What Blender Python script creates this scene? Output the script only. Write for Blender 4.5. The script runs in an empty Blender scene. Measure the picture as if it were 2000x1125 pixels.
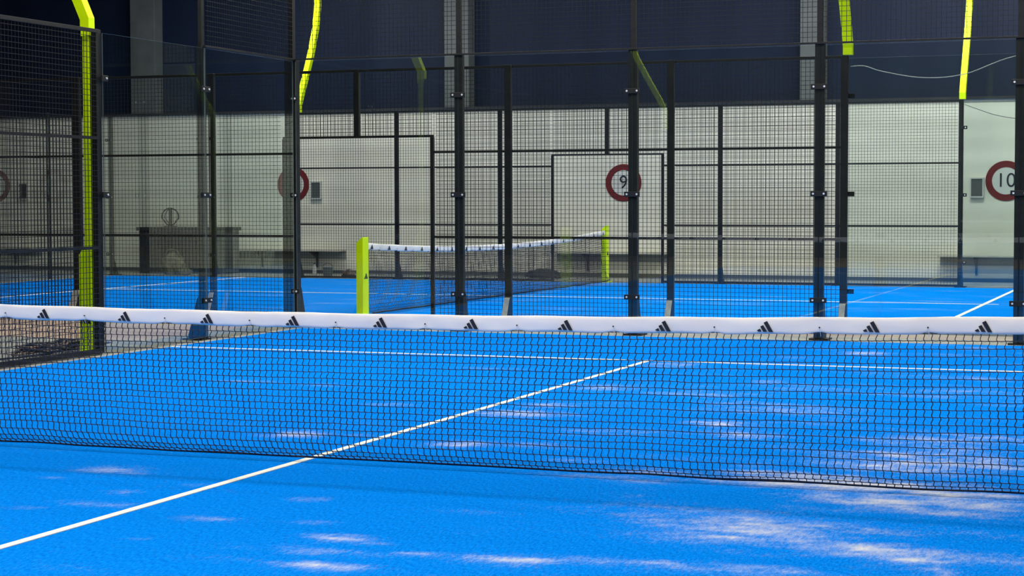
import bpy, bmesh, math, random
from mathutils import Vector, Matrix, noise
random.seed(7)
SC = bpy.context.scene
COL = SC.collection

# ------------------------------------------------------------------ camera
F_PX = 3662.89
CAM = Vector((4.79871, -9.0571, 1.44631))
YAW, PIT, ROL = -0.35914, -0.04763, -0.00206
fw = Vector((math.sin(YAW)*math.cos(PIT), math.cos(YAW)*math.cos(PIT), math.sin(PIT)))
rt = Vector((math.cos(YAW), -math.sin(YAW), 0))
up = rt.cross(fw)
r2 = rt*math.cos(ROL) + up*math.sin(ROL)
u2 = -rt*math.sin(ROL) + up*math.cos(ROL)
cam_d = bpy.data.cameras.new('camera')
cam = bpy.data.objects.new('camera', cam_d); COL.objects.link(cam)
cam.matrix_world = Matrix(((r2.x, u2.x, -fw.x, CAM.x), (r2.y, u2.y, -fw.y, CAM.y), (r2.z, u2.z, -fw.z, CAM.z), (0, 0, 0, 1)))
cam_d.sensor_width = 36; cam_d.lens = F_PX*36/2000
cam_d.clip_start = .05; cam_d.clip_end = 200
SC.camera = cam

# ------------------------------------------------------------------ world, exposure
w = bpy.data.worlds.new('world'); SC.world = w; w.use_nodes = True
w.node_tree.nodes['Background'].inputs[0].default_value = (.5, .55, .65, 1)
w.node_tree.nodes['Background'].inputs[1].default_value = .05
vs = SC.view_settings
vs.view_transform = 'Standard'; vs.look = 'None'; vs.gamma = 1; vs.use_curve_mapping = False
vs.exposure = 0.0
SC.cycles.max_bounces = 8
SC.cycles.transparent_max_bounces = 32
SC.cycles.use_denoising = True

def area(name, loc, sx, sy, power, rot=(0, 0, 0), col=(1, .97, .92), parent=None, spread=180):
    d = bpy.data.lights.new(name, 'AREA'); d.shape = 'RECTANGLE'; d.size = sx; d.size_y = sy
    d.energy = power; d.color = col; d.spread = math.radians(spread)
    o = bpy.data.objects.new(name, d); COL.objects.link(o); o.location = loc; o.rotation_euler = rot
    o.parent = parent
    return o

CEIL_Z = 8.0
# rows of linear LED luminaires (x, y, power); bodies are built below
LED_ROWS = [(-3.0, 5.0, 270), (3.0, 5.0, 270), (-3.0, -4.6, 190), (3.0, -4.6, 190), (-3.0, -10.5, 300), (3.0, -10.5, 300),  # last pair here, unseen behind the viewer, is added to brighten the net band
            (-11.0, 14.2, 125), (-5.0, 14.2, 150), (1.0, 14.2, 365),
            (-11.0, 20.0, 105), (-5.0, 20.0, 60), (1.0, 20.0, 390)]

# ------------------------------------------------------------------ materials
def mat(name, col, rough=.5, metal=0, spec=.5):
    m = bpy.data.materials.new(name); m.use_nodes = True
    b = m.node_tree.nodes['Principled BSDF']
    b.inputs['Base Color'].default_value = (*col, 1)
    b.inputs['Roughness'].default_value = rough
    b.inputs['Metallic'].default_value = metal
    b.inputs['Specular IOR Level'].default_value = spec
    return m
def noisy(m, c1, c2, scale, lo=.35, hi=.65, detail=4, stretch=(1, 1, 1), bump=0, bscale=None):
    nt = m.node_tree; N = nt.nodes; L = nt.links; b = N['Principled BSDF']
    tc = N.new('ShaderNodeTexCoord'); mp = N.new('ShaderNodeMapping'); mp.inputs['Scale'].default_value = stretch
    L.new(tc.outputs['Object'], mp.inputs['Vector'])
    n = N.new('ShaderNodeTexNoise'); n.inputs['Scale'].default_value = scale; n.inputs['Detail'].default_value = detail
    L.new(mp.outputs[0], n.inputs['Vector'])
    r = N.new('ShaderNodeValToRGB'); r.color_ramp.elements[0].position = lo; r.color_ramp.elements[1].position = hi
    r.color_ramp.elements[0].color = (*c1, 1); r.color_ramp.elements[1].color = (*c2, 1)
    L.new(n.outputs['Fac'], r.inputs[0]); L.new(r.outputs[0], b.inputs['Base Color'])
    if bump:
        n2 = N.new('ShaderNodeTexNoise'); n2.inputs['Scale'].default_value = bscale or scale*6
        L.new(mp.outputs[0], n2.inputs['Vector'])
        bp = N.new('ShaderNodeBump'); bp.inputs['Strength'].default_value = bump; bp.inputs['Distance'].default_value = .01
        L.new(n2.outputs['Fac'], bp.inputs['Height']); L.new(bp.outputs[0], b.inputs['Normal'])
    return m

M = {}
M['black'] = noisy(mat('black_powder_coat', (.010, .011, .011), .45, 0, .28), (.008, .009, .009), (.014, .015, .014), 8)
M['wire'] = mat('black_wire_coating', (.007, .009, .011), .35, 0, .4)
M['yellow'] = noisy(mat('fluorescent_yellow_paint', (.7, .98, 0), .5, 0, .15), (.68, .96, 0), (.76, 1.0, 0.0), 3)
M['steel'] = mat('bright_steel', (.85, .85, .82), .4, .5)
M['lit_brace_pale'] = noisy(mat('painted_lit_brace_face', (.42, .41, .36), .5), (.36, .35, .31), (.5, .48, .42), 20)  # pale tone for the lit slope of the black braces
M['cord'] = mat('net_cord', (.008, .012, .03), .7)
M['twine'] = mat('white_twine', (.8, .8, .82), .8)
M['ink'] = mat('black_print', (.006, .008, .018), .6)
M['tape'] = noisy(mat('white_vinyl_band', (.96, .91, .88), .55, 0, .3), (.94, .865, .80), (.99, .925, .86), 2.2, bump=.12, bscale=9)
M['white_line'] = noisy(mat('white_line_turf', (.9, .88, .74), .9), (.84, .82, .68), (.96, .94, .80), 120)
M['red'] = mat('red_paint', (.15, .016, .020), .65, 0, .2)
M['sign_white'] = mat('white_sign_face', (.62, .62, .58), .6)
M['concrete'] = noisy(mat('grey_concrete', (.26, .26, .23), .85), (.20, .22, .21), (.33, .33, .28), 2.5, detail=8, bump=.2)
M['tan_floor'] = noisy(mat('tan_floor', (.42, .30, .22), .8), (.36, .25, .18), (.52, .40, .29), 1.6, detail=6, stretch=(.4, 1.5, 1))
M['navy'] = mat('navy_cladding', (.018, .026, .052), .6, 0, .2)
M['column_grey'] = noisy(mat('grey_column_paint', (.13, .145, .145), .7), (.10, .112, .108), (.125, .138, .132), 3)
M['dark_hall'] = noisy(mat('dark_hall_cladding', (.02, .022, .026), .8), (.015, .018, .022), (.028, .03, .034), 2)
M['grey_box'] = mat('dark_grey_panel', (.075, .085, .08), .6)
M['pale_frame'] = mat('pale_plastic_frame', (.55, .55, .52), .5)
M['bench_wood'] = noisy(mat('pale_bench_board', (.48, .46, .40), .6), (.42, .40, .34), (.54, .52, .46), 4, stretch=(1, 12, 1))
M['bench_shade_bucket_blue'] = mat('slate_blue_bench_shade_bucket', (.26, .30, .30), .6)  # bucket colour, also the shade painted under the bench seats
M['dark_table'] = noisy(mat('charcoal_board', (.028, .032, .034), .6), (.022, .026, .028), (.04, .045, .046), 5)
M['grey_table'] = mat('grey_board', (.10, .105, .105), .6)
M['bag_cloth'] = noisy(mat('khaki_cloth', (.30, .27, .17), .9), (.07, .07, .05), (.24, .22, .14), 9, detail=6, bump=.3)
M['dark_cloth'] = noisy(mat('black_cloth', (.02, .022, .025), .9), (.014, .016, .02), (.035, .036, .04), 12, bump=.3)
M['cable'] = noisy(mat('dark_cable', (.06, .045, .035), .6), (.02, .018, .018), (.30, .20, .14), 14)
M['cable_pale'] = mat('pale_cable', (.42, .40, .36), .5)
M['lamp_white'] = mat('white_lamp_body', (.7, .7, .7), .4)
m = mat('led_diffuser', (1, 1, 1), .5)
m.node_tree.nodes['Principled BSDF'].inputs['Emission Color'].default_value = (1, .97, .92, 1)
m.node_tree.nodes['Principled BSDF'].inputs['Emission Strength'].default_value = 5
M['led'] = m

# painted block wall: faint courses
def wall_mat():
    m = mat('pale_block_wall', (.42, .42, .38), .75); nt = m.node_tree; N = nt.nodes; L = nt.links; b = N['Principled BSDF']
    tc = N.new('ShaderNodeTexCoord')
    n = N.new('ShaderNodeTexNoise'); n.inputs['Scale'].default_value = .9; n.inputs['Detail'].default_value = 7
    mp = N.new('ShaderNodeMapping'); mp.inputs['Scale'].default_value = (.5, 1, 2.2)
    L.new(tc.outputs['Object'], mp.inputs[0]); L.new(mp.outputs[0], n.inputs['Vector'])
    r = N.new('ShaderNodeValToRGB'); r.color_ramp.elements[0].position = .3; r.color_ramp.elements[1].position = .7
    r.color_ramp.elements[0].color = (.66, .64, .54, 1); r.color_ramp.elements[1].color = (.80, .78, .67, 1)
    L.new(n.outputs['Fac'], r.inputs[0])
    wv = N.new('ShaderNodeTexWave'); wv.wave_type = 'BANDS'; wv.bands_direction = 'Z'; wv.inputs['Scale'].default_value = .8
    wv.inputs['Distortion'].default_value = .6; wv.inputs['Detail'].default_value = 2
    L.new(tc.outputs['Object'], wv.inputs['Vector'])
    mr = N.new('ShaderNodeMapRange'); mr.inputs['To Min'].default_value = .93; mr.inputs['To Max'].default_value = 1.02
    L.new(wv.outputs['Fac'], mr.inputs['Value'])
    mx = N.new('ShaderNodeMixRGB'); mx.blend_type = 'MULTIPLY'; mx.inputs[0].default_value = 1
    L.new(r.outputs[0], mx.inputs[1]); L.new(mr.outputs[0], mx.inputs[2]); L.new(mx.outputs[0], b.inputs['Base Color'])
    return m
M['wall'] = wall_mat()

# vertical-ribbed navy cladding
def navy_mat():
    m = M['navy']; nt = m.node_tree; N = nt.nodes; L = nt.links; b = N['Principled BSDF']
    tc = N.new('ShaderNodeTexCoord'); wv = N.new('ShaderNodeTexWave'); wv.bands_direction = 'X'; wv.inputs['Scale'].default_value = .35
    wv.inputs['Distortion'].default_value = 1.5; wv.inputs['Detail'].default_value = 3
    L.new(tc.outputs['Object'], wv.inputs['Vector'])
    r = N.new('ShaderNodeValToRGB'); r.color_ramp.elements[0].color = (.0075, .016, .039, 1); r.color_ramp.elements[1].color = (.0095, .0185, .043, 1)
    L.new(wv.outputs['Fac'], r.inputs[0]); L.new(r.outputs[0], b.inputs['Base Color'])
navy_mat()

# glass: tinted see-through sheet with Fresnel reflection on its outer faces
def glass_mat():
    m = bpy.data.materials.new('tempered_glass'); m.use_nodes = True; nt = m.node_tree; N = nt.nodes; L = nt.links
    N.clear()
    out = N.new('ShaderNodeOutputMaterial'); mix = N.new('ShaderNodeMixShader')
    tr = N.new('ShaderNodeBsdfTransparent'); tr.inputs[0].default_value = (.93, .962, .95, 1)
    gl = N.new('ShaderNodeBsdfGlossy'); gl.inputs['Roughness'].default_value = .0; gl.inputs['Color'].default_value = (.95, 1, .97, 1)
    fr = N.new('ShaderNodeFresnel'); fr.inputs['IOR'].default_value = 1.5
    ge = N.new('ShaderNodeNewGeometry')
    inv = N.new('ShaderNodeMath'); inv.operation = 'SUBTRACT'; inv.inputs[0].default_value = 1; L.new(ge.outputs['Backfacing'], inv.inputs[1])
    mu = N.new('ShaderNodeMath'); mu.operation = 'MULTIPLY'; L.new(fr.outputs[0], mu.inputs[0]); L.new(inv.outputs[0], mu.inputs[1])
    m2 = N.new('ShaderNodeMath'); m2.operation = 'MULTIPLY'; m2.inputs[1].default_value = 1.7; m2.use_clamp = True
    L.new(mu.outputs[0], m2.inputs[0]); L.new(m2.outputs[0], mix.inputs[0])
    L.new(tr.outputs[0], mix.inputs[1]); L.new(gl.outputs[0], mix.inputs[2]); L.new(mix.outputs[0], out.inputs[0])
    return m
M['glass'] = glass_mat()
M['glass_edge'] = mat('polished_glass_edge', (.62, .68, .62), .2)

# blue turf with drifts of pale sand (attribute 'sand' on the turf mesh)
def turf_mat():
    m = mat('blue_artificial_turf', (.01, .17, .6), .9, 0, 0.0); nt = m.node_tree; N = nt.nodes; L = nt.links; b = N['Principled BSDF']
    tc = N.new('ShaderNodeTexCoord')
    mp = N.new('ShaderNodeMapping'); mp.inputs['Rotation'].default_value = (0, 0, .25); mp.inputs['Scale'].default_value = (1, .30, 1)
    L.new(tc.outputs['Object'], mp.inputs['Vector'])      # pile brushed along the court
    n1 = N.new('ShaderNodeTexNoise'); n1.inputs['Scale'].default_value = 95; n1.inputs['Detail'].default_value = 4
    n1.inputs['Roughness'].default_value = .75
    L.new(mp.outputs[0], n1.inputs['Vector'])
    r1 = N.new('ShaderNodeValToRGB'); r1.color_ramp.elements[0].position = .3; r1.color_ramp.elements[1].position = .72
    r1.color_ramp.elements[0].color = (.0, .11, .50, 1); r1.color_ramp.elements[1].color = (.004, .30, .98, 1)
    L.new(n1.outputs['Fac'], r1.inputs[0])
    n2 = N.new('ShaderNodeTexNoise'); n2.inputs['Scale'].default_value = 42; n2.inputs['Detail'].default_value = 7
    n2.inputs['Roughness'].default_value = .95
    L.new(mp.outputs[0], n2.inputs['Vector'])
    at = N.new('ShaderNodeAttribute'); at.attribute_name = 'sand'
    # factor = smoothstep(noise + sand - threshold)
    ad = N.new('ShaderNodeMath'); ad.operation = 'MULTIPLY_ADD'; ad.inputs[1].default_value = .50
    L.new(at.outputs['Fac'], ad.inputs[0]); L.new(n2.outputs['Fac'], ad.inputs[2])
    mr = N.new('ShaderNodeMapRange'); mr.interpolation_type = 'SMOOTHSTEP'
    mr.inputs['From Min'].default_value = .575; mr.inputs['From Max'].default_value = 1.22; mr.inputs['To Max'].default_value = .95
    L.new(ad.outputs[0], mr.inputs['Value'])
    mx = N.new('ShaderNodeMixRGB'); L.new(mr.outputs[0], mx.inputs[0]); L.new(r1.outputs[0], mx.inputs[1])
    mx.inputs[2].default_value = (.74, .72, .66, 1)
    L.new(mx.outputs[0], b.inputs['Base Color'])
    bp = N.new('ShaderNodeBump'); bp.inputs['Strength'].default_value = .35; bp.inputs['Distance'].default_value = .006
    L.new(n1.outputs['Fac'], bp.inputs['Height']); L.new(bp.outputs[0], b.inputs['Normal'])
    return m
M['turf'] = turf_mat()

# ------------------------------------------------------------------ mesh helpers
class MB:
    def __init__(s): s.v = []; s.f = []; s.m = []
    def add(s, vs, fs, mi=0):
        k = len(s.v); s.v += [tuple(p) for p in vs]
        for f in fs: s.f.append([k+i for i in f]); s.m.append(mi)
        return s
    def box(s, x0, y0, z0, x1, y1, z1, mi=0):
        vs = [(x, y, z) for z in (z0, z1) for y in (y0, y1) for x in (x0, x1)]
        return s.add(vs, [(0, 2, 3, 1), (4, 5, 7, 6), (0, 1, 5, 4), (1, 3, 7, 5), (3, 2, 6, 7), (2, 0, 4, 6)], mi)
    def prism(s, poly, a, b, axis='y', mi=0):
        # poly in the plane across axis: y -> (x,z), x -> (y,z), z -> (x,y)
        def P(p, t): return (p[0], t, p[1]) if axis == 'y' else (t, p[0], p[1]) if axis == 'x' else (p[0], p[1], t)
        n = len(poly); vs = [P(p, a) for p in poly] + [P(p, b) for p in poly]
        fs = [tuple(range(n))[::-1], tuple(range(n, 2*n))] + [(i, (i+1) % n, n+(i+1) % n, n+i) for i in range(n)]
        return s.add(vs, fs, mi)
    def tube(s, pts, r, n=6, mi=0, closed=False, sq=None):
        pts = [Vector(p) for p in pts]; k = len(s.v); L = len(pts); prev = None
        for i, p in enumerate(pts):
            a = pts[(i-1) % L] if (closed or i > 0) else p; b = pts[(i+1) % L] if (closed or i < L-1) else p
            t = (b-a).normalized() if (b-a).length > 1e-9 else Vector((0, 0, 1))
            ref = prev if prev is not None else (Vector((0, 0, 1)) if abs(t.z) < .9 else Vector((1, 0, 0)))
            x = (ref - t*ref.dot(t)).normalized(); y = t.cross(x); prev = x
            for j in range(n):
                an = 2*math.pi*(j+.5)/n
                s.v.append(tuple(p + x*math.cos(an)*r + y*math.sin(an)*r))
        rng = range(L if closed else L-1)
        for i in rng:
            i2 = (i+1) % L
            for j in range(n):
                s.f.append([k+i*n+j, k+i*n+(j+1) % n, k+i2*n+(j+1) % n, k+i2*n+j]); s.m.append(mi)
        if not closed:
            s.f.append([k+j for j in range(n)][::-1]); s.m.append(mi)
            s.f.append([k+(L-1)*n+j for j in range(n)]); s.m.append(mi)
        return s
    def beam(s, pts, wx, wy, mi=0):
        # rectangular section swept in the y-z plane (x is the width axis)
        k = len(s.v); L = len(pts)
        for i, p in enumerate(pts):
            p = Vector(p); a = Vector(pts[max(i-1, 0)]); b = Vector(pts[min(i+1, L-1)]); t = (b-a).normalized()
            nrm = Vector((0, t.z, -t.y)).normalized()
            for sx, sn in ((-1, -1), (1, -1), (1, 1), (-1, 1)):
                s.v.append(tuple(p + Vector((sx*wx/2, 0, 0)) + nrm*sn*wy/2))
        for i in range(L-1):
            for j in range(4):
                s.f.append([k+i*4+j, k+i*4+(j+1) % 4, k+i*4+4+(j+1) % 4, k+i*4+4+j]); s.m.append(mi)
        s.f.append([k+3, k+2, k+1, k]); s.m.append(mi); q = k+(L-1)*4; s.f.append([q, q+1, q+2, q+3]); s.m.append(mi)
        return s
    def disc(s, c, r, d, axis='y', n=16, mi=0):
        poly = [(c[0 if axis != 'x' else 1] + r*math.cos(2*math.pi*i/n), c[2 if axis != 'z' else 1] + r*math.sin(2*math.pi*i/n)) for i in range(n)]
        t = c['xyz'.index(axis)]
        return s.prism(poly, t-d/2, t+d/2, axis, mi)
    def mesh(s, name, mats, bevel=0, smooth=False):
        me = bpy.data.meshes.new(name); me.from_pydata(s.v, [], s.f); 
        for m_ in (mats if isinstance(mats, (list, tuple)) else [mats]): me.materials.append(M[m_])
        me.polygons.foreach_set('material_index', s.m)
        bm = bmesh.new(); bm.from_mesh(me)
        bmesh.ops.recalc_face_normals(bm, faces=bm.faces)
        if bevel:
            ed = [e for e in bm.edges if len(e.link_faces) == 2 and e.calc_face_angle(0) > .6]
            bmesh.ops.bevel(bm, geom=ed, offset=bevel, segments=2, affect='EDGES', profile=.6)
        bm.to_mesh(me); bm.free()
        if smooth: me.polygons.foreach_set('use_smooth', [True]*len(me.polygons))
        me.update(); return me

def link(name, me, parent=None, loc=(0, 0, 0), rz=0):
    o = bpy.data.objects.new(name, me); COL.objects.link(o)
    o.location = loc; o.rotation_euler = (0, 0, rz); o.parent = parent
    return o
def thing(name, label, cat, loc=(0, 0, 0), rz=0, group=None, me=None):
    o = link(name, me, None, loc, rz); o['label'] = label; o['category'] = cat
    if group: o['group'] = group
    return o
def struct(name, me, label=None):
    o = link(name, me); o['kind'] = 'structure'
    if label: o['label'] = label
    return o
CACHE = {}
def cached(key, fn):
    if key not in CACHE: CACHE[key] = fn()
    return CACHE[key]

# ------------------------------------------------------------------ the hall
X0, X1, Y0, Y1 = -27.0, 15.0, -17.0, 24.2
FX, FY = -5.09281, 16.98412           # centre of the far court
struct('floor', MB().box(X0, Y0, -.2, X1, Y1+.4, -.03).mesh('floor', 'tan_floor'), 'tan hall floor around the courts')
# grey concrete slabs carrying the courts and the apron on the left
struct('trim_1', MB().box(-5.56, -10.6, -.032, 5.6, 10.5, -.012).mesh('trim_1', 'concrete'), 'grey concrete slab under the near court')
struct('trim_2', MB().box(FX-10.6, FY-5.55, -.032, FX+10.6, FY+5.55, -.012).mesh('trim_2', 'concrete'), 'grey concrete slab under the far court')
struct('trim_3', MB().box(-10.5, -10.6, -.036, -5.56, 7.72, -.014).mesh('trim_3', 'concrete'), 'grey concrete apron left of the near court')
struct('trim_4', MB().box(X0, FY+5.55, -.036, X1, Y1, -.014).mesh('trim_4', 'concrete'), 'grey floor strip between far court and back wall')
struct('trim_5', MB().box(X0, FY-5.55, -.036, FX-10.6, FY+5.55, -.014).mesh('trim_5', 'concrete'), 'grey floor strip left of the far court')
# back wall: pale block wall up to 3.15 m, navy cladding above
struct('wall_back', MB().box(X0, Y1, -.1, X1, Y1+.35, 3.15).mesh('wall_back', 'wall'), 'pale painted block wall behind the far court')
struct('wall_upper', MB().box(X0, Y1+.3, 3.15, X1, Y1+.5, CEIL_Z+.2).mesh('wall_upper', 'navy'), 'dark navy cladding above the pale wall')
struct('trim_6', MB().box(X0, Y1-.06, 3.15, X1, Y1+.3, 3.19).mesh('trim_6', 'dark_hall'), 'dark capping along the top of the pale wall')
struct('baseboard_back', MB().box(X0, Y1-.03, -.02, X1, Y1, .05).mesh('baseboard_back', 'grey_box'), 'dark skirting at the foot of the back wall')
struct('wall_left', MB().box(X0-.2, Y0, -.1, X0, Y1+.4, CEIL_Z+.2).mesh('wall_left', 'dark_hall'))
struct('wall_right', MB().box(X1, Y0, -.1, X1+.2, Y1+.4, CEIL_Z+.2).mesh('wall_right', 'dark_hall'))
struct('wall_front', MB().box(X0, Y0-.2, -.1, X1, Y0, CEIL_Z+.2).mesh('wall_front', 'dark_hall'))
struct('ceiling', MB().box(X0-.2, Y0-.2, CEIL_Z+.2, X1+.2, Y1+.6, CEIL_Z+.4).mesh('ceiling', 'dark_hall'))
PIL = {-19: 'behind the far left of the far court', -15.7: 'left of the far court doorways', -8.8: 'above the middle of the back wall', -1.9: 'right of the court 9 sign', 4.95: 'beyond the court 10 sign'}
for i, (x0, x1) in enumerate([(-23.0, -22.4), (-15.98, -15.41), (-9.05, -8.55), (-2.19, -1.76), (4.7, 5.25)]):
    me = MB().box(x0, Y1-.02, 3.19, x1, Y1+.3, CEIL_Z+.2).mesh('column', 'column_grey', bevel=.01)
    o = struct('trim_%d' % (7+i), me, 'grey building column standing on the pale back wall')

# ------------------------------------------------------------------ ceiling lights
LEDL = ['over the left half of the near court', 'over the right half of the near court', 'in front of the net, left', 'in front of the net, right', 'behind the viewer, left, added to brighten the net', 'behind the viewer, right, added to brighten the net',
        'over the near left of the far court', 'over the near middle of the far court', 'over the near right of the far court',
        'over the far left of the far court', 'over the far middle of the far court', 'over the far right of the far court']
def led_body():
    return MB().box(-2.5, -.50, 0, 2.5, .50, .10).mesh('housing', 'lamp_white', bevel=.01)
def led_diff():
    return MB().box(-2.45, -.46, -.012, 2.45, .46, 0).mesh('diffuser', 'led')
for (x, y, p), t in zip(LED_ROWS, LEDL):
    r = thing('ceiling_light', 'long white linear ceiling light hanging ' + t, 'ceiling light', (x, y, CEIL_Z-.5), 0, 'linear ceiling lights')
    link('housing', cached('ledb', led_body), r); link('diffuser', cached('ledd', led_diff), r)
    for hx in (-2, 2): link('hanger', cached('ledh', lambda: MB().tube([(0, 0, .1), (0, 0, .70)], .006).mesh('hanger', 'steel')), r, (hx, 0, 0))
    area('lamp_glow', (0, 0, -.02), 4.9, .92, p, parent=r)

# ------------------------------------------------------------------ turf
def unpx(px, py, z=0.0):
    d = fw*F_PX + r2*(px-1000) - u2*(py-562.5)
    return CAM + d*((z-CAM.z)/d.z)
# drifts of sand: (x, y on the photo only to place them on the ground, half widths, strength)
DR = [(220, 918, 75, 8, .75), (380, 948, 30, 4, .5), (100, 933, 40, 3, .35), (235, 962, 45, 6, .5), (190, 984, 110, 7, .5), (50, 992, 50, 5, .4),
      (405, 1014, 75, 8, .55), (270, 1052, 35, 5, .4), (605, 975, 50, 6, .6), (665, 1051, 85, 8, .95), (610, 1020, 70, 6, .45), (650, 1078, 110, 10, .4),
      (820, 1082, 55, 5, .95), (1000, 1093, 110, 7, .85), (635, 1104, 100, 8, .9), (590, 848, 75, 8, .75), (760, 790, 65, 4, .6),
      (900, 868, 80, 7, .85), (1010, 808, 120, 8, .7), (1060, 792, 60, 5, .6), (1180, 757, 75, 6, .6), (1320, 712, 70, 4, .55), (1690, 690, 60, 4, .7),
      (1450, 850, 90, 7, .7), (1400, 828, 60, 5, .6), (1640, 946, 230, 11, 1.0), (1540, 928, 160, 8, .7), (1270, 921, 130, 8, .6), (1130, 900, 100, 6, .4),
      (1850, 965, 160, 10, .8), (1760, 900, 220, 22, .5), (1820, 985, 260, 13, .5), (1850, 870, 170, 30, .4), (1450, 1030, 260, 18, .5), (1160, 930, 180, 8, .45),
      (1700, 1075, 200, 14, .5), (1780, 1090, 60, 10, .5), (1350, 1050, 160, 12, .4), (1250, 1100, 200, 10, .4), (930, 1000, 110, 7, .35), (720, 1060, 60, 6, .5),
      (960, 720, 90, 4, .35), (640, 752, 110, 4, .3), (480, 745, 80, 4, .4), (1500, 745, 40, 4, .5), (1350, 770, 120, 6, .35), (1560, 700, 60, 3, .3),
      (1200, 845, 150, 9, .4), (1050, 870, 120, 7, .45), (700, 850, 60, 5, .35), (1600, 800, 150, 10, .3), (1900, 740, 90, 5, .45), (1480, 1110, 150, 10, .35),
      (1750, 1066, 22, 7, .5), (1775, 1078, 20, 7, .45), (1800, 1093, 20, 7, .45), (1826, 1107, 22, 7, .5), (1850, 1120, 22, 7, .5)]
DRW = []
for px, py, a, b, s in DR:
    c = unpx(px, py); ex = unpx(px+a, py); ey = unpx(px, py-b)
    DRW.append((c.x, c.y, abs(ex.x-c.x)*1.0, abs(ey.y-c.y)*1.05, s))
def sand_near(x, y):
    v = 0
    for cx, cy, a, b, s in DRW:
        dx = (x-cx)/a; dy = (y-cy + .36*(x-cx)*.0)/b
        q = dx*dx+dy*dy
        if q < 6: v = max(v, s*math.exp(-q*1.1))
    n = noise.fractal(Vector((x*1.3+3, y*3.2, 1.7)), .9, 2.1, 5)
    n2 = noise.fractal(Vector((x*.45, y*.9, 9.1)), .9, 2.1, 3)
    side = min(1, max(0, (x+1.2)/4.5))
    base = max(0, n*.55 + n2*.5 + .02 + .22*side) * (.45+.75*side)
    fine = noise.fractal(Vector((x*7, y*13, 4.4)), .8, 2.2, 4)
    return max(0, min(1.1, v*(.85+.55*fine) + base*.5*(.8+.6*fine)))
def sand_far(x, y):
    n = noise.fractal(Vector((x*.8, y*1.8, 5.5)), .9, 2.1, 5)
    return max(0, min(1, n*.45 - .02))
def turf(name, label, x0, y0, x1, y1, step, fn, z=0.0):
    nx = int((x1-x0)/step); ny = int((y1-y0)/step)
    vs = []; sa = []
    for j in range(ny+1):
        for i in range(nx+1):
            x = x0+(x1-x0)*i/nx; y = y0+(y1-y0)*j/ny
            vs.append((x, y, z)); sa.append(fn(x, y))
    fs = [(j*(nx+1)+i, j*(nx+1)+i+1, (j+1)*(nx+1)+i+1, (j+1)*(nx+1)+i) for j in range(ny) for i in range(nx)]
    k = len(vs); vs += [(x0, y0, z-.012), (x1, y0, z-.012), (x1, y1, z-.012), (x0, y1, z-.012)]; sa += [0]*4
    c = [0, nx, ny*(nx+1)+nx, ny*(nx+1)]
    rim = [list(range(0, nx+1)), [j*(nx+1)+nx for j in range(ny+1)], [ny*(nx+1)+i for i in range(nx, -1, -1)], [j*(nx+1) for j in range(ny, -1, -1)]]
    for q, rm in enumerate(rim): fs.append([k+q] + rm[:1] + rm[1:] + [k+(q+1) % 4] if False else [k+(q+1) % 4] + rm[::-1] + [k+q])
    fs.append((k+3, k+2, k+1, k))
    me = bpy.data.meshes.new(name); me.from_pydata(vs, [], fs); me.materials.append(M['turf'])
    a = me.attributes.new('sand', 'FLOAT', 'POINT'); a.data.foreach_set('value', sa)
    me.update()
    return thing(name, label, 'artificial turf', me=me)
t1 = turf('turf_carpet', 'blue sand-dusted artificial turf in front of and behind the near net', -4.79, -9.8, 4.9, 9.78, .05, sand_near)
t2 = turf('turf_carpet', 'cleaner blue artificial turf of the far court behind the fence', FX-9.78, FY-4.8, FX+9.78, FY+4.72, .12, sand_far)
CX = .085
LW = .05
def line(name, x0, y0, x1, y1, par, label=None):
    o = link(name, MB().box(x0, y0, .0005, x1, y1, .004).mesh(name, 'white_line'), par)
    return o
line('centre_line', CX-LW/2, -7.15, CX+LW/2, 7.0, t1)
line('service_line', -4.79, 6.93, 4.9, 6.98, t1)
line('service_line', -4.79, -6.98, 4.9, -6.93, t1)
line('centre_line', FX-7.15, FY-.025, FX+7.15, FY+.025, t2)
line('service_line', FX-6.99, FY-4.8, FX-6.93, FY+4.72, t2)
line('service_line', FX+6.93, FY-4.8, FX+6.99, FY+4.72, t2)

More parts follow.
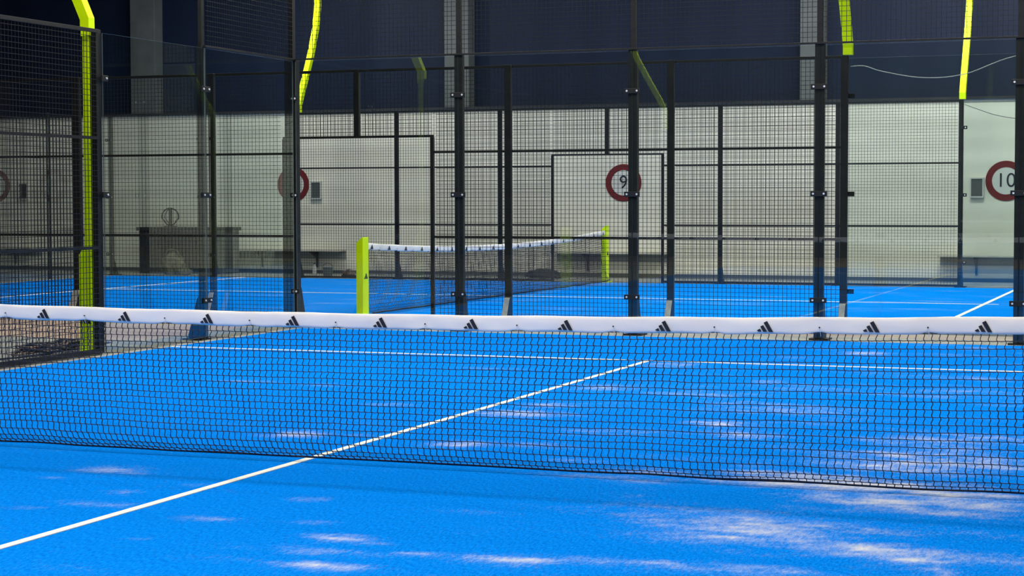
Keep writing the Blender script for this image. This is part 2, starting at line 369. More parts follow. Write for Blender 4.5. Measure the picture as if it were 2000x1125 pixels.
# ------------------------------------------------------------------ nets
# three slanted bars of the maker's mark, in metres, base at z=0
LOGO = [[(720, 332), (758, 312), (778, 345), (738, 348)], [(762, 285), (797, 268), (848, 348), (798, 348)], [(803, 238), (845, 218), (920, 350), (868, 350)]]
def logo_poly(u=1/2450.):
    return [[((x-820)*u, (350-y)*u) for x, y in bar] for bar in LOGO]
def make_net(name, label, cx, cy, rz, half, top, ext, group, logos, rivets, z_off=.03, cell=.0375, flop=.17, thick=.0026):
    """u runs along the net, local y is across it (positive = away from the viewer's side)"""
    root = thing(name, label, 'net', (cx, cy, 0), rz, group)
    rnd = random.Random(3)
    band_h = .083
    def rivdent(u):
        return sum(math.exp(-((u-r)/.035)**2) for r in rivets if abs(u-r) < .15)
    # band
    mb = MB(); n = int(2*half/.03); k = 0; sec = 14
    for i in range(n+1):
        u = -half + 2*half*i/n; zt = top(u) + .0015*math.sin(u*9) + .001*noise.noise(Vector((u*14, 0, 0)))
        d = rivdent(u); h = band_h + .0035*noise.noise(Vector((u*5, 2, 0))) - .010*d
        bul = .013 + .004*noise.noise(Vector((u*6, 5, 0))) - .007*d
        for j in range(sec):
            a = 2*math.pi*j/sec; zz = math.sin(a); yy = math.cos(a)
            zs = math.copysign(abs(zz)**.6, zz); ys = math.copysign(abs(yy)**.8, yy)
            sag = 1.0 + .45*max(0, zs)     # fuller at the cable
            w_ = bul*sag*(1 - .0*zs)
            crease = .0045*noise.noise(Vector((u*11, zs*1.5, 8)))*(1 if yy < 0 else .3)
            mb.v.append((u, -w_*(-ys) + crease, zt - h/2 + zs*h/2))
        if i:
            for j in range(sec):
                mb.f.append([k-sec+j, k-sec+(j+1) % sec, k+(j+1) % sec, k+j]); mb.m.append(0)
        k += sec
    mb.f.append(list(range(sec))); mb.m.append(0); mb.f.append(list(range(k-sec, k))); mb.m.append(0)
    band = link('top_band', mb.mesh('top_band', 'tape', smooth=True), root)
    # logos printed on the band, both faces share one look; raised a hair
    lg = cached('logo', lambda: (lambda q: ([q.prism(p, -.0010, .0010, 'y') for p in logo_poly()], q)[1])(MB()).mesh('printed_mark', 'ink'))
    for u in logos:
        for sd in (-1, 1):
            o = link('printed_mark', lg, band, (u, sd*.0195, top(u)-band_h+.012), 0 if sd < 0 else math.pi)
    rv = cached('rivet', lambda: MB().disc((0, 0, 0), .004, .004, 'y', 10).mesh('rivet', 'ink'))
    tw = cached('tie', lambda: MB().tube([(0, 0, 0), (.001, -.002, -.02), (.002, .004, -.036), (0, .012, -.042)], .0012, 5).mesh('tie', 'twine'))
    for u in rivets:
        link('rivet', rv, band, (u, -.0135, top(u)-band_h+.034))
        link('tie', tw, band, (u+.004, -.0165, top(u)-band_h+.032))
    # netting
    nu = int(2*ext/cell); nr = 21
    def pos(u, s):
        # s 0 at the band foot .. 1 at the ground cord
        zt = top(u) - band_h + .006; zb = z_off + .006*noise.noise(Vector((u*2.2, 7, 0)))
        hang = 1-s
        z = zb + (zt-zb)*hang
        k_ = max(0, (s-.82)/.18)
        z = z - (zt-zb)*.035*math.sin(k_*math.pi*.5)*(1-k_)*2
        y = .018*math.sin(s*2.6)*noise.noise(Vector((u*.8, 3, 0)))*2 + flop*.30*s*s + flop*.62*k_**1.6
        jx = .004*noise.noise(Vector((u*9, s*14, 1))) + .006*noise.noise(Vector((u*1.3, s*3, 11)))
        jz = .003*noise.noise(Vector((u*7, s*11, 21)))*(1-k_*.7) + .006*noise.noise(Vector((u*1.1, s*4, 31)))*(1-k_)*min(1, s*6)
        return Vector((u+jx, y, max(.004, z+jz)))
    mb = MB(); G = {}
    for i in range(nu+1):
        u = -ext + 2*ext*i/nu
        for r in range(nr+1):
            lean = -.0042*r*(math.sin(u*.9)) + (.0022 if r % 2 else -.0022)
            G[i, r] = pos(u, r/nr) + Vector((lean*.6, 0, 0))
    for i in range(nu+1):
        pts = []
        for r in range(nr):
            a, b = G[i, r], G[i, r+1]; d = b-a
            sx = cell*(.09+.06*rnd.random())
            pts += [a, a+d*.22+Vector((sx, 0, 0)), a+d*.78-Vector((sx*.6, 0, 0))]
        pts.append(G[i, nr]); mb.tube(pts, thick, 4)
    for r in range(nr+1):
        pts = []
        for i in range(nu):
            a, b = G[i, r], G[i+1, r]
            pts += [a, (a+b)/2 + Vector((0, 0, -.0012-.001*rnd.random()))]
        pts.append(G[nu, r]); mb.tube(pts, thick, 4)
    link('netting', mb.mesh('netting', 'cord'), root)
    # ground cord with loops of slack net
    pts = []
    for i in range(int(2*ext/.05)+1):
        u = -ext+.05*i; p = pos(u, 1); pts.append((p.x, p.y+.006+.008*noise.noise(Vector((u*3, 1, 1))), p.z-.002))
    c = MB().tube(pts, .0055 if thick < .003 else .012, 6)
    pts2 = [(p[0], p[1]-.012-.01*noise.noise(Vector((p[0]*2.5, 9, 1))), p[2]+.004+.01*max(0, noise.noise(Vector((p[0]*1.7, 4, 2))))) for p in pts]
    c.tube(pts2, .0026, 5)
    link('ground_cord', c.mesh('ground_cord', 'cord', smooth=True), root)
    # the steel cable reaching the posts
    return root

lx = [-1.446, -.912, -.387, .139, .658, 1.176, 1.695, 2.213, 2.732, 3.252, 3.779]
lx = [lx[0]-.53*k for k in range(6, 0, -1)] + lx + [3.779+.526*k for k in (1, 2)]
rv = [-1.175+ .0, -.655, -.125, .395, .915, 1.43, 1.95, 2.475, 3.0, 3.52, 4.05, 4.57]
rv = [rv[0]-.53*k for k in range(6, 0, -1)] + rv
make_net('court_net', 'long black net with white printed band crossing the foreground', 0, 0, 0, 4.93, lambda u: .8355+.0034*u*u, 4.93,
         'court nets', lx, rv)
flx = [-4.72+.525*k for k in range(19)]
# far net: u runs along +Y; seen from its +X side
make_net('court_net', 'distant black net with sagging white band between two yellow posts', FX, FY, math.pi/2, 4.84, lambda u: .775+.0052*u*u, 4.84,
         'court nets', flx, [-4.46+.525*k for k in range(18)], cell=.042, flop=-.10, thick=.0032)

# ------------------------------------------------------------------ net posts
def npost_body():
    m_ = MB()
    # chamfered folded steel profile, inner side toward +y (the net)
    prof = [(-.045, 0), (.045, 0), (.045, .975), (.032, .975), (-.045, .905)]
    m_.prism(prof, -.085, .085, 'y')
    return m_.mesh('post_body', 'yellow', bevel=.004)
def npost(label, x, y, rz, sc=1):
    r = thing('net_post', label, 'net post', (x, y, 0), rz, 'yellow net posts')
    link('post_body', cached('npb', npost_body), r)
    link('base_plate', cached('npp', lambda: MB().box(-.09, -.13, -.012, .09, .13, .012).mesh('base_plate', 'yellow', bevel=.003)), r)
    lg = cached('plogo', lambda: (lambda q: ([q.prism([(a*1.3, b*1.3) for a, b in p], -.0012, .0012, 'y') for p in logo_poly()], q)[1])(MB()).mesh('printed_mark', 'ink'))
    o = link('printed_mark', lg, r, (.0462, 0, .46), math.pi/2)
    o = link('printed_mark', lg, r, (-.0462, 0, .46), -math.pi/2)
    link('tension_bolt', cached('tb', lambda: MB().disc((0, .09, .86), .012, .03, 'y', 10).mesh('tension_bolt', 'ink')), r)
    return r
npost('chunky yellow net post nearer the viewer, left end of the distant net', -5.065, FY-5.02, 0)
npost('yellow net post at the far right end of the distant net', -5.125, FY+4.99, 0)
npost('yellow net post at the left end of the foreground net, outside the picture', -5.16, 0, -math.pi/2)
npost('yellow net post at the right end of the foreground net, outside the picture', 5.16, 0, math.pi/2)

# ------------------------------------------------------------------ light masts
def mast_path(z0=0.0):
    P = [(0, 0, z0), (0, 0, 3.13), (0, .085, 3.32), (0, .30, 3.68), (0, .56, 4.15), (0, .78, 4.65), (0, .88, 5.1), (0, .84, 5.55), (0, .60, 5.95), (0, .22, 6.2), (0, -.25, 6.28)]
    return P
def light_mast(label, x, y, rz, z0, lean=1.0, power=120):
    """local +y = outward from the court"""
    r = thing('light_mast', label, 'light mast', (x, y, 0), rz, 'yellow light masts')
    pth = [(a, b*lean, c) for a, b, c in mast_path(2.97 if z0 == 0 else z0)]
    if z0 == 0: link('mast_pole', cached('mpole', lambda: MB().box(-.035, -.035, 0, .035, .035, 2.97).mesh('mast_pole', 'yellow', bevel=.004)), r)
    link('mast_arm', MB().beam(pth, .10, .095).mesh('mast_arm', 'yellow'), r)
    if z0 == 0:
        link('mast_foot', cached('mf', lambda: MB().prism([(-.037, 0), (.095, 0), (.095, .93), (.04, 1.0), (-.037, 1.0)], -.045, .045, 'x').mesh('mast_foot', 'yellow', bevel=.003)), r)
        link('base_plate', cached('mp', lambda: MB().box(-.14, -.037, -.012, .14, .15, .012).mesh('base_plate', 'yellow', bevel=.003)), r)
        lg = cached('mlogo', lambda: (lambda q: ([q.prism([(a*1.6, b*1.6) for a, b in p], -.0012, .0012, 'y') for p in logo_poly()], q)[1])(MB()).mesh('printed_mark', 'ink'))
        link('printed_mark', lg, r, (-.0462, .03, .28), -math.pi/2)
    h = link('lamp_head', cached('lh', lambda: MB().box(-.3, -.62, 6.18, .3, -.2, 6.26).mesh('lamp_head', 'black', bevel=.01)), r)
    link('diffuser', cached('lhd', lambda: MB().box(-.27, -.59, 6.168, .27, -.23, 6.18).mesh('diffuser', 'led')), h)
    area('lamp_glow', (0, -.41, 6.15), .5, .34, power, parent=r)
    return r
H = math.pi/2
light_mast('tall yellow light mast with thick foot behind the fence at the left', -5.108, 6.05, H, 0)
light_mast('yellow light mast behind the viewer, left side of the near court', -5.20, -6.0, H, 2.78)
light_mast('yellow light mast beside the far right of the near court, outside the picture', 5.13, 6.07, -H, 0)
light_mast('yellow light mast behind the viewer, right side of the near court', 5.16, -6.07, -H, 0)
light_mast('yellow mast rising from the fence post right of the long black fence', FX+6.02, FY-5.05, math.pi, 3.04)
light_mast('yellow mast above the rightmost fence post near the number 10 sign', FX+6.02, FY+5.05, 0, 3.04)
light_mast('bowed yellow mast seen just right of the near court corner post', FX-5.98, FY+5.05, 0, 3.04, .95)

# ------------------------------------------------------------------ enclosure parts
def ori(p0, p1, out):
    """rotation and mirrored flag so that local x runs p0->p1 and local +y points out"""
    dx, dy = p1[0]-p0[0], p1[1]-p0[1]; a = math.atan2(dy, dx)
    ly = (-math.sin(a), math.cos(a))
    if ly[0]*out[0]+ly[1]*out[1] < 0:
        p0, p1 = p1, p0; a += math.pi
    return p0, p1, a
def wires(L, z0, z1, r=.0024, step=.05):
    m_ = MB(); n = round(L/step); s = L/n
    for i in range(1, n):
        x = i*s; m_.box(x-r, r*.6, z0, x+r, r*2.6, z1)
    k = round((z1-z0)/step); sz = (z1-z0)/k
    for j in range(1, k):
        z = z0+j*sz; m_.box(0, -r*1.4, z-r, L, r*.6, z+r)
    return m_.mesh('wire_mesh', 'wire')
def bar(L, za, zb, nm, t=.013):
    return MB().box(0, -t, za, L, t, zb).mesh(nm, 'black', bevel=.002)
def rail_mesh(L, z):
    return MB().box(0, -.012, z-.014, L, .012, z+.014).mesh('cross_rail', 'black')
GP = 'black welded mesh fence panels'
def fence(p0, p1, out, z0, z1, rails, label, bot=.03, group=GP):
    p0, p1, a = ori(p0, p1, out); L = round(math.hypot(p1[0]-p0[0], p1[1]-p0[1]), 3)
    r = thing('mesh_fence_panel', label, 'fence panel', (p0[0], p0[1], 0), a, group)
    link('top_rail', cached(('tr', L, z1), lambda: bar(L, z1-.035, z1, 'top_rail')), r)
    link('bottom_rail', cached(('br_', L, z0, bot), lambda: bar(L, z0, z0+bot, 'bottom_rail')), r)
    link('wire_mesh', cached(('wm', L, z0, z1), lambda: wires(L-.05, z0+.02, z1-.02)), r, (.025, 0, 0))
    for z in rails: link('cross_rail', cached(('rl', L, z), lambda: rail_mesh(L, z)), r)
    return r
M['glass_side'] = mat('glass_side_edge', (.10, .125, .115), .25)
def glass(p0, p1, out, z0, z1, label):
    p0, p1, a = ori(p0, p1, out); L = round(math.hypot(p1[0]-p0[0], p1[1]-p0[1]), 3)
    def g():
        m_ = MB(); x0, x1, t = .006, L-.006, .006
        vs = [(x, y, z) for z in (z0, z1) for y in (-t, t) for x in (x0, x1)]
        m_.add(vs, [(0, 1, 5, 4), (3, 2, 6, 7)], 0); m_.add(vs, [(0, 2, 3, 1), (4, 5, 7, 6)], 1); m_.add(vs, [(1, 3, 7, 5), (2, 0, 4, 6)], 2)
        me = bpy.data.meshes.new('glass_panel'); me.from_pydata(m_.v, [], m_.f)
        me.materials.append(M['glass']); me.materials.append(M['glass_edge']); me.materials.append(M['glass_side']); me.polygons.foreach_set('material_index', m_.m)
        bm = bmesh.new(); bm.from_mesh(me); bmesh.ops.remove_doubles(bm, verts=bm.verts, dist=1e-5); bmesh.ops.recalc_face_normals(bm, faces=bm.faces)
        bm.to_mesh(me); bm.free(); me.update(); return me
    return thing('glass_panel', label, 'glass panel', (p0[0], p0[1], 0), a, 'clear glass wall panels', cached(('gl', L, z0, z1), g))
def clamp_mesh(side):
    m_ = MB()
    if side == 0: m_.box(-.085, -.022, -.027, .085, -.0065, .027)
    else:
        m_.box(min(0, side*.105), -.022, -.027, max(0, side*.105), -.0065, .027)
    return m_.mesh('glass_clamp', 'black', bevel=.003)
def post(x, y, a, h, label, w=.08, d=.08, clamps=(), side=0, brace=True, z0=0, y0=.0, group='black steel fence posts', upper=None, name='fence_post', bh=.45, lit_strip=False):
    """local x along the fence, local +y outward; a = world angle of local x"""
    r = thing(name, label, 'post', (x, y, 0), a, group)
    def body():
        m_ = MB().box(-w/2, y0, z0, w/2, y0+d, h if upper is None else 3.02)
        if upper is not None: m_.box(-.03, y0+.005, 3.02, .03, y0+d-.01, h)
        return m_.mesh('post_tube', 'black', bevel=.004)
    link('post_tube', cached(('pt', w, d, h, z0, y0, upper), body), r)
    if brace:
        def br():
            m_ = MB(); wz = w/2
            m_.prism([(y0+d, .0), (y0+d+.13, .0), (y0+d+.13, .03), (y0+d+.02, bh-.03), (y0+d, bh)], -wz, wz, 'x')
            return m_.mesh('brace', 'black', bevel=.003)
        link('brace', cached(('br', w, d, y0, bh), br), r)
        def bp():
            m_ = MB().prism([(y0+d+.131, .035), (y0+d+.137, .037), (y0+d+.031, bh-.02), (y0+d+.025, bh-.022)], -w*.42, w*.42, 'x')
            return m_.mesh('lit_brace_strip', 'lit_brace_pale')
        if lit_strip: link('lit_brace_strip', cached(('bp', w, d, y0), bp), r)  # pale strip paints the light caught by the brace's upward slope
        link('base_plate', cached(('bs', w, d, y0), lambda: MB().box(-w/2-.05, y0-.04 if y0 > .03 else y0, -.012, w/2+.05, y0+d+.17, .006).mesh('base_plate', 'black', bevel=.002)), r)
    for z in clamps:
        c = link('glass_clamp', cached(('cl', side), lambda: clamp_mesh(side)), r, (0, 0, z))
        bolts = [-.055, .055] if side == 0 else [side*.075]
        for bx in bolts:
            link('bolt', cached('bolt', lambda: MB().disc((0, -.025, 0), .0105, .008, 'y', 12).mesh('bolt', 'steel', smooth=False)), c, (bx, 0, 0))
    return r

CZ = (.40, 1.49, 2.58)
S = .99345*2
BX = [-2.5*S, -1.5*S, -.5*S, .5*S, 1.5*S, 2.5*S]
YB = 10.0
# --- near court, back line
bn = ['black corner post where the back and left glass of the near court meet', 'black glass post on the near back line, left of the wire-shiny mesh centre',
      'black glass post in front of the number 9 sign', 'black glass post on the near back line, left of the yellow mast stub',
      'black glass post standing at the right edge of the picture', 'black corner post at the right end of the near back line']
for i, x in enumerate(BX):
    if i == 0:
        post(x-.068, YB, 0, 4.02, bn[i], w=.15, d=.09, clamps=CZ, side=1, y0=.008, upper=1)
    else:
        post(x, YB, 0, 4.02, bn[i], w=.098, d=.06, clamps=CZ, side=0 if i < 5 else -1, y0=.008, upper=1)
gn = ['leftmost', 'second from left', 'middle', 'second from right', 'rightmost']
for i in range(5):
    glass((BX[i], YB), (BX[i+1], YB), (0, 1), .02, 3.0, 'tall clear glass panel of the near back wall, %s of its five' % gn[i])
    fence((BX[i], YB-.006), (BX[i+1], YB-.006), (0, 1), 3.01, 4.02, (), 'black mesh strip above the near back glass, %s of its five' % gn[i], bot=.02, group='mesh strips above the glass')
# --- near court, left side
XS = -4.985
post(XS, 8.0, H, 4.02, 'black post between the two left side glass panels of the near court', w=.09, d=.06, clamps=CZ, side=0, y0=.008, upper=1)
post(XS, 6.065, H, 3.03, 'black post beside the big yellow mast, ending the left side glass', w=.085, d=.055, clamps=CZ, side=1, brace=False, y0=.014)
glass((XS, 9.975), (XS, 8.0), (-1, 0), .02, 3.0, 'clear side glass panel next to the near left corner post')
glass((XS, 8.0), (XS, 6.10), (-1, 0), .02, 3.0, 'clear side glass panel between the yellow mast and the next post')
fence((XS+.006, 9.99), (XS+.006, 8.0), (-1, 0), 3.01, 4.02, (), 'black mesh strip above the side glass beside the left corner', bot=.02, group='mesh strips above the glass')
fence((XS, 6.03), (XS, 3.97), (-1, 0), 0.0, 3.03, (.995, 2.02), 'tall black mesh panel left of the big yellow mast', bot=.05)
post(XS, 3.95, H, 3.03, 'black side fence post outside the left picture edge', w=.075, d=.05, y0=.014)
fence((XS, 3.93), (XS, 1.95), (-1, 0), 0.0, 3.03, (.995, 2.02), 'tall black side mesh panel outside the left picture edge', bot=.05)
# --- far court, near side (y = FY-5.09) and far side (y = FY+5.0)
YN, YF = FY-5.09, FY+5.0
names_n = {-6: 'black fence post at the mesh end, left beyond the picture', -4: 'wide black fence post behind the big yellow mast', -2: 'black fence post right of the near side glass post, far court near side',
           2: 'black fence post right of the near-side doorway', 4: 'black fence post right of the number 9 sign', 6: 'black end post under the yellow mast stub, with clamps',
           8: 'black glass post on the near side of the far court, right beyond the picture', 10: 'black corner post of the far court, near right, beyond the picture'}
names_f = {-10: 'black far left corner post of the far court', -8: 'black glass post on the far side of the far court, left part', -6: 'black post at the left end of the far-side mesh',
           -4: 'black far-side post left of the doorway, behind the distant net', -2: 'black far-side post nearest the distant net centre', 2: 'black far-side post right of the number 9 doorway',
           4: 'black far-side post just left of the yellow mast stub', 6: 'black far-side end post under the tall thin yellow mast', 8: 'black far-side glass post right beyond the number 10 sign'}
def runside(Y, outy, nm, side):
    a = 0 if outy > 0 else math.pi
    for k in nm:
        gl = k in (-10, -8, 8, 10); en = k in (-6, 6)
        sd = 0
        if en: sd = (1 if k > 0 else -1)*(1 if outy > 0 else -1)
        post(FX+k, Y, a, 3.03, nm[k], w=(.12 if k == -4 else .08) if outy < 0 else .075, d=.055, clamps=CZ if (gl or en) else (), side=sd, y0=.016, bh=.29, lit_strip=outy < 0)
    rails = (.985, 2.01)
    out = (0, outy)
    for k in (-6, -4, 2, 4):
        if k == -6 and False: continue
        fence((FX+k+.02, Y), (FX+k+1.98, Y), out, .0, 3.03, rails, {-6: 'leftmost tall mesh panel', -4: 'tall mesh panel next left of the doorway', 2: 'tall mesh panel right of the doorway', 4: 'tall mesh panel next to the yellow mast stub'}[k]
              + (', far court near side' if outy < 0 else ', far court far side'), bot=.035)
    nf = 'near side' if outy < 0 else 'far side'
    # doorway: slim jambs, hanging centre post, side panels and headers
    for s, nmj in ((-1, 'left'), (1, 'right')):
        jr = thing('door_jamb', 'slim black %s jamb of the %s doorway of the far court' % (nmj, nf.replace(' ', '-')), 'door jamb', (FX+s*1.0, Y, 0), 0, 'slim doorway jambs',
                   cached('jamb', lambda: MB().box(-.022, -.022, -.012, .022, .022, 2.19).mesh('door_jamb', 'black', bevel=.003)))
        x0, x1 = (FX+s*1.025, FX+s*1.98)
        fence((x0, Y), (x1, Y), out, .0, 3.03, rails, 'narrow black mesh panel %s of the %s doorway of the far court' % (nmj, nf.replace(' ', '-')), bot=.035, group='narrow mesh panels beside the doorways')
        fence((FX+s*.0345, Y), (FX+s*1.02, Y), out, 2.19, 3.03, (), 'short black mesh panel over the %s half of the %s doorway, far court' % (nmj, nf.replace(' ', '-')), bot=.03, group='mesh panels over the doorways')
    post(FX, Y, a, 3.03, 'short black post above the middle of the %s doorway, far court' % nf.replace(' ', '-'), w=.07, d=.06, z0=2.19, brace=False, y0=-.03, group='short posts above the doorways')
runside(YN, -1, names_n, 'near')
runside(YF, 1, names_f, 'far')
for k, t in ((6, 'beside the sagging cable'), (8, 'farther right, beyond the picture')):
    glass((FX+k+.012, YN), (FX+k+1.985, YN), (0, -1), .02, 3.0, 'clear glass panel, far court near side, ' + t)
for k, t in ((6, 'in front of the number 10 sign'), (-8, 'right of the far left post pair'), (-10, 'at its far left corner')):
    glass((FX+k+.01, YF), (FX+k+1.99, YF), (0, 1), .02, 3.0, 'clear glass panel, far court far side, ' + t)
# far court, left end
XL = FX-10.0
for i in range(5):
    y0_ = FY+5-2.0*(i+1)
    glass((XL, y0_+.01), (XL, y0_+1.99), (-1, 0), .02, 3.0, 'clear glass panel of the far court left end, %s from its back corner' % ['first', 'second', 'third', 'fourth', 'fifth'][i])
    post(XL, y0_, H, 4.02 if False else 3.03, 'black glass post of the far court left end, %s from its back corner' % ['first', 'second', 'third', 'fourth', 'fifth'][i], w=.045, d=.04, side=0, y0=.008, brace=False)

# ------------------------------------------------------------------ hanging cables
def cable(pts, r, label, m_='cable_pale'):
    P = []
    for i in range(len(pts)-1):
        for t in range(8):
            q = t/8; a = pts[max(i-1, 0)]; b = pts[i]; c = pts[i+1]; d = pts[min(i+2, len(pts)-1)]
            P.append([.5*((2*b[k]) + (c[k]-a[k])*q + (2*a[k]-5*b[k]+4*c[k]-d[k])*q*q + (3*b[k]-a[k]-3*c[k]+d[k])*q**3) for k in range(3)])
    P.append(pts[-1])
    o = thing('hanging_cable', label, 'cable', me=MB().tube(P, r, 6).mesh('hanging_cable', m_, smooth=True), group='sagging cables')
yc = YN+.10
cable([(FX+6.05, yc-.06, 2.91), (1.10, yc, 2.915), (1.30, yc, 2.85), (1.745, yc, 2.77), (2.2, yc, 2.80), (2.85, yc, 3.0), (4.0, yc, 3.02)], .005, 'pale cable sagging along the glass right of the yellow mast stub')
yc = YF-.06
cable([(FX+6.06, yc, 2.95), (1.2, yc, 2.86), (1.5, yc, 2.76), (1.9, yc, 2.70), (2.4, yc, 2.72), (2.85, yc, 2.92)], .006, 'grey cable sagging above the number 10 sign', 'grey_box')

# ------------------------------------------------------------------ number signs
def sign(x, num, label):
    r = thing('court_number_sign', label, 'sign', (x, Y1, 1.735), 0, 'round court number signs')
    def ring():
        m_ = MB(); n = 64; ro, ri = .345, .235
        for i in range(n):
            a = 2*math.pi*i/n
            for rr, yy in ((ro, -.012), (ro, 0), (ri, 0), (ri, -.012)): m_.v.append((rr*math.cos(a), yy, rr*math.sin(a)))
        for i in range(n):
            j = (i+1) % n
            for q in range(4): m_.f.append([i*4+q, i*4+(q+1) % 4, j*4+(q+1) % 4, j*4+q]); m_.m.append(0)
        return m_.mesh('ring', 'red')
    link('ring', cached('ring', ring), r)
    link('face', cached('face', lambda: MB().disc((0, -.004, 0), .235, .008, 'y', 48).mesh('face', 'sign_white')), r)
    cu = bpy.data.curves.new('number', 'FONT'); cu.body = num; cu.size = .345; cu.align_x = 'CENTER'; cu.align_y = 'CENTER'; cu.extrude = .002; cu.offset = -.001
    tmp = bpy.data.objects.new('tmp', cu); COL.objects.link(tmp); bpy.context.view_layer.update()
    dg = bpy.context.evaluated_depsgraph_get(); me = bpy.data.meshes.new_from_object(tmp.evaluated_get(dg)); bpy.data.objects.remove(tmp)
    me.name = 'number'; me.materials.clear(); me.materials.append(M['ink'])
    me.transform(Matrix.Rotation(H, 4, 'X')); o = link('number', me, r, (0, -.011, 0))
    return r
sign(-19.30, '7', 'red ring court sign at the left picture edge')
sign(-12.30, '8', 'red ring court sign half hidden behind the corner post')
sign(-5.477, '9', 'red ring court sign reading 9 above the far doorway opening')
sign(1.40, '10', 'red ring court sign reading 10 at the right')
for x, t in ((-18.6, 'right of the leftmost red ring sign'), (-11.785, 'right of the half hidden ring sign'), (.915, 'left of the number 10 sign')):
    r = thing('wall_box', 'small dark grey framed wall box ' + t, 'wall box', (x, Y1, 1.62), 0, 'small wall boxes')
    link('panel', cached('wbp', lambda: MB().box(-.095, -.05, -.15, .095, 0, .15).mesh('panel', 'grey_box', bevel=.004)), r)
    link('frame', cached('wbf', lambda: (MB().box(-.118, -.06, -.175, -.095, 0, .175).box(.095, -.06, -.175, .118, 0, .175).box(-.095, -.06, .15, .095, 0, .175).box(-.095, -.06, -.175, .095, 0, -.15)).mesh('frame', 'pale_frame')), r)

# ------------------------------------------------------------------ wall benches
def bench(x0, x1, label):
    L = x1-x0
    r = thing('wall_bench', label, 'bench', (x0, Y1, 0), 0, 'wall mounted benches')
    link('seat', cached(('bs', L), lambda: MB().box(0, -.40, .425, L, -.005, .455).mesh('seat', 'bench_wood', bevel=.004)), r)
    link('back_panel_or_bench_shade', cached(('bb', L), lambda: MB().box(0, -.02, .27, L, 0, .425).mesh('back_panel_or_bench_shade', 'bench_shade_bucket_blue')), r)  # dark strip standing in for the shadow below the seat
    for bx in (.62, L-.62):
        link('bracket', cached('brk', lambda: MB().prism([(-.36, .425), (-.02, .425), (-.02, .10), (-.045, .10), (-.07, .30), (-.33, .395)], -.018, .018, 'x').mesh('bracket', 'dark_table', bevel=.002)), r, (bx, 0, 0))
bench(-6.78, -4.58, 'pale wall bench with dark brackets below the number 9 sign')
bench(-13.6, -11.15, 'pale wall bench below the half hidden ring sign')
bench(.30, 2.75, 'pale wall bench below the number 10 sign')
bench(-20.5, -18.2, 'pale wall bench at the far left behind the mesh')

# ------------------------------------------------------------------ dark counter, bag and small things at the back
TX, TY = -15.2, 23.1
r = thing('equipment_counter', 'dark open counter against the back wall behind the left glass', 'counter', (TX, TY, 0))
link('worktop', MB().box(0, -.05, .83, 1.95, .70, .90).mesh('worktop', 'dark_table', bevel=.006), r)
link('pedestal', MB().box(.04, 0, -.014, .46, .70, .83).mesh('pedestal', 'dark_cloth', bevel=.006), r)
link('pedestal', MB().box(1.5, 0, -.014, 1.91, .66, .83).mesh('pedestal', 'grey_table', bevel=.006), r)
link('back_panel_or_bench_shade', MB().box(.46, .62, .05, 1.5, .66, .83).mesh('back_panel_or_bench_shade', 'grey_table'), r)
link('lower_shelf', MB().box(.46, .02, .05, 1.5, .62, .09).mesh('lower_shelf', 'dark_table'), r)
link('divider', MB().box(1.18, .10, .09, 1.20, .62, .83).mesh('divider', 'dark_table'), r)
# round two-loop frame standing on the counter
r = thing('hoop_rack', 'round dark hoop rack with upright centre bar on the dark counter', 'rack', (-14.62, 23.4, .90))
pts = [(.19*math.cos(a)*(1.0 if math.sin(a) > -.3 else .8), 0, .20+.17*math.sin(a)) for a in [2*math.pi*i/28 for i in range(28)]]
link('hoop', MB().tube(pts, .014, 6, closed=True).mesh('hoop', 'dark_table', smooth=True), r)
link('hoop', MB().tube([(p[0]*.80, .05, p[2]*.9+.02) for p in pts], .010, 6, closed=True).mesh('hoop', 'grey_table', smooth=True), r)
link('centre_bar', MB().box(-.025, -.02, .0, .025, .03, .37).mesh('centre_bar', 'dark_table', bevel=.004), r)
link('foot', MB().box(-.11, -.06, 0, .11, .08, .02).mesh('foot', 'dark_table'), r)

def blob(sx, sy, sz, seed, amp=.25, flat=.0, seg=28, ring=16):
    m_ = MB()
    for j in range(ring+1):
        th = math.pi*j/ring
        for i in range(seg):
            ph = 2*math.pi*i/seg
            d = Vector((math.sin(th)*math.cos(ph), math.sin(th)*math.sin(ph), math.cos(th)))
            k = 1+amp*noise.fractal(d*2.2+Vector((seed, 0, 0)), 1, 2, 4)
            p = Vector((d.x*sx*k, d.y*sy*k, d.z*sz*k)); p.z = max(p.z, -sz*.62)
            m_.v.append(tuple(p+Vector((0, 0, sz*.62))))
    for j in range(ring):
        for i in range(seg):
            a = j*seg+i; b = j*seg+(i+1) % seg; m_.f.append([a, a+seg, b+seg, b]); m_.m.append(0)
    return m_
r = thing('cloth_bag', 'crumpled khaki cloth bag slumped in front of the dark counter', 'bag', (-14.18, 22.72, -.014))
link('bag_body', blob(.22, .16, .24, 3, .5).mesh('bag_body', 'bag_cloth', smooth=True), r)
link('handle', MB().tube([(-.15, 0, .36), (-.12, 0, .46), (0, 0, .50), (.12, 0, .45), (.16, 0, .34)], .014, 6).mesh('handle', 'bag_cloth', smooth=True), r)
link('flap', blob(.18, .16, .09, 9, .3).mesh('flap', 'bag_cloth', smooth=True), r, (.26, -.04, 0.0))
r = thing('sports_bag', 'flat black bag on the floor seen left of the far doorway', 'bag', (-6.75, 23.35, -.014))
link('bag_body', blob(.34, .16, .10, 5, .2).mesh('bag_body', 'dark_cloth', smooth=True), r)
link('strap', MB().tube([(-.22, -.05, .10), (-.1, -.08, .16), (.08, -.08, .165), (.22, -.04, .10)], .01, 6).mesh('strap', 'dark_cloth', smooth=True), r)
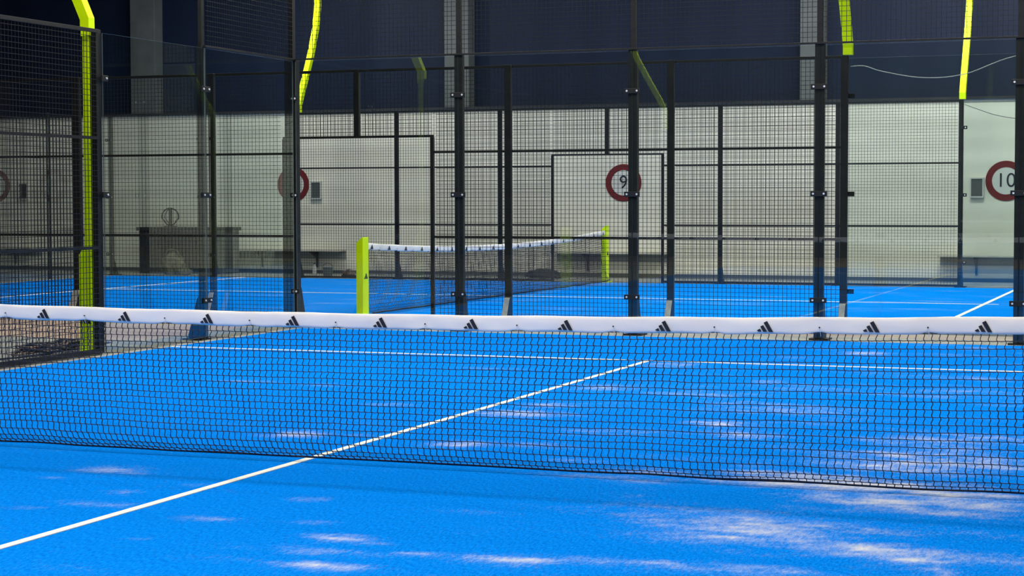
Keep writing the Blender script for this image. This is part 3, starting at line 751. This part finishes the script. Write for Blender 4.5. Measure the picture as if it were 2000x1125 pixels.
# bucket with things, by the bench left of the yellow net post
p = unpx(631, 539)
r = thing('bucket', 'small dark blue bucket on the floor left of the yellow net post', 'bucket', (p.x, 22.9, -.014))
def bucket():
    m_ = MB(); n = 24; prof = [(.085, 0), (.10, .17), (.112, .17), (.112, .185), (.093, .185), (.078, .012)]
    for rr, zz in prof:
        for i in range(n): m_.v.append((rr*math.cos(2*math.pi*i/n), rr*math.sin(2*math.pi*i/n), zz))
    for k in range(len(prof)-1):
        for i in range(n): m_.f.append([k*n+i, k*n+(i+1) % n, (k+1)*n+(i+1) % n, (k+1)*n+i]); m_.m.append(0)
    m_.f.append(list(range(n))[::-1]); m_.m.append(0); m_.f.append([5*n+i for i in range(n)]); m_.m.append(0)
    return m_.mesh('bucket_body', 'bench_shade_bucket_blue', smooth=True)
link('bucket_body', bucket(), r)
link('handle', MB().tube([(-.11, 0, .165), (-.09, 0, .22), (0, 0, .25), (.09, 0, .22), (.11, 0, .165)], .005, 6).mesh('handle', 'ink', smooth=True), r)
r = thing('bottle', 'slim pale bottle standing left of the dark blue bucket', 'bottle', (p.x-.28, 22.9, -.014))
def bottle():
    m_ = MB(); n = 16; prof = [(.0, 0), (.036, .0), (.038, .02), (.038, .16), (.018, .20), (.016, .23), (.0, .23)]
    for rr, zz in prof:
        for i in range(n): m_.v.append((rr*math.cos(2*math.pi*i/n), rr*math.sin(2*math.pi*i/n), zz))
    for k in range(len(prof)-1):
        for i in range(n): m_.f.append([k*n+i, k*n+(i+1) % n, (k+1)*n+(i+1) % n, (k+1)*n+i]); m_.m.append(0)
    return m_.mesh('bottle_body', 'pale_frame', smooth=True)
link('bottle_body', bottle(), r)
link('cap', MB().disc((0, 0, .24), .018, .02, 'z', 12).mesh('cap', 'ink'), r)
r = thing('shoe', 'dark brown shoe on the floor right of the blue bucket', 'shoe', (p.x+.42, 22.95, -.014))
link('sole', MB().prism([(-.14, -.04), (-.05, -.05), (.08, -.045), (.145, 0), (.08, .045), (-.05, .05), (-.14, .04)], 0, .03, 'z').mesh('sole', 'ink', bevel=.005), r)
link('upper', blob(.13, .045, .07, 2, .15).mesh('upper', 'cable', smooth=True), r, (-.01, 0, .02))

# ------------------------------------------------------------------ loose cable heap beside the fence
r = thing('cable_coil', 'loose heap of dark cable on the grey floor left of the yellow mast', 'cable')
rn = random.Random(5)
for q in range(2):
    P = []
    for i in range(260):
        t = i/259; a = t*2*math.pi*(5+q*2)
        ax = .10+.07*math.sin(t*17+q); ay = .34+.16*math.sin(t*11+q*2)
        cx = -5.50+.08*math.sin(t*5+q); cy = 6.05+.30*math.sin(t*4.1+q)
        x = cx+ax*math.cos(a)+.02*rn.uniform(-1, 1); y = cy+ay*math.sin(a)
        P.append((min(x, -5.21), y, -.004+.02+.035*(1+math.sin(a*1.7+q))*(.6+.6*math.sin(t*3.1))))
    P = [(a_, b_, max(c_, .002)) for a_, b_, c_ in P]
    link('loop', MB().tube(P, .011-q*.003, 6).mesh('loop', 'cable' if q else 'ink', smooth=True), r)
P = [(-5.45, 5.9-.1*i, .0) for i in range(2)] + [(-5.48, 5.4, 0), (-5.60, 4.9, 0), (-5.85, 4.4, 0)]
link('tail', MB().tube(P, .010, 6).mesh('tail', 'ink', smooth=True), r)
# fence post that carries the rear left mast
post(-5.02, -6.0, H, 2.78, 'black fence post under the rear left light mast, behind the viewer', w=.085, d=.055, brace=False, y0=.12)
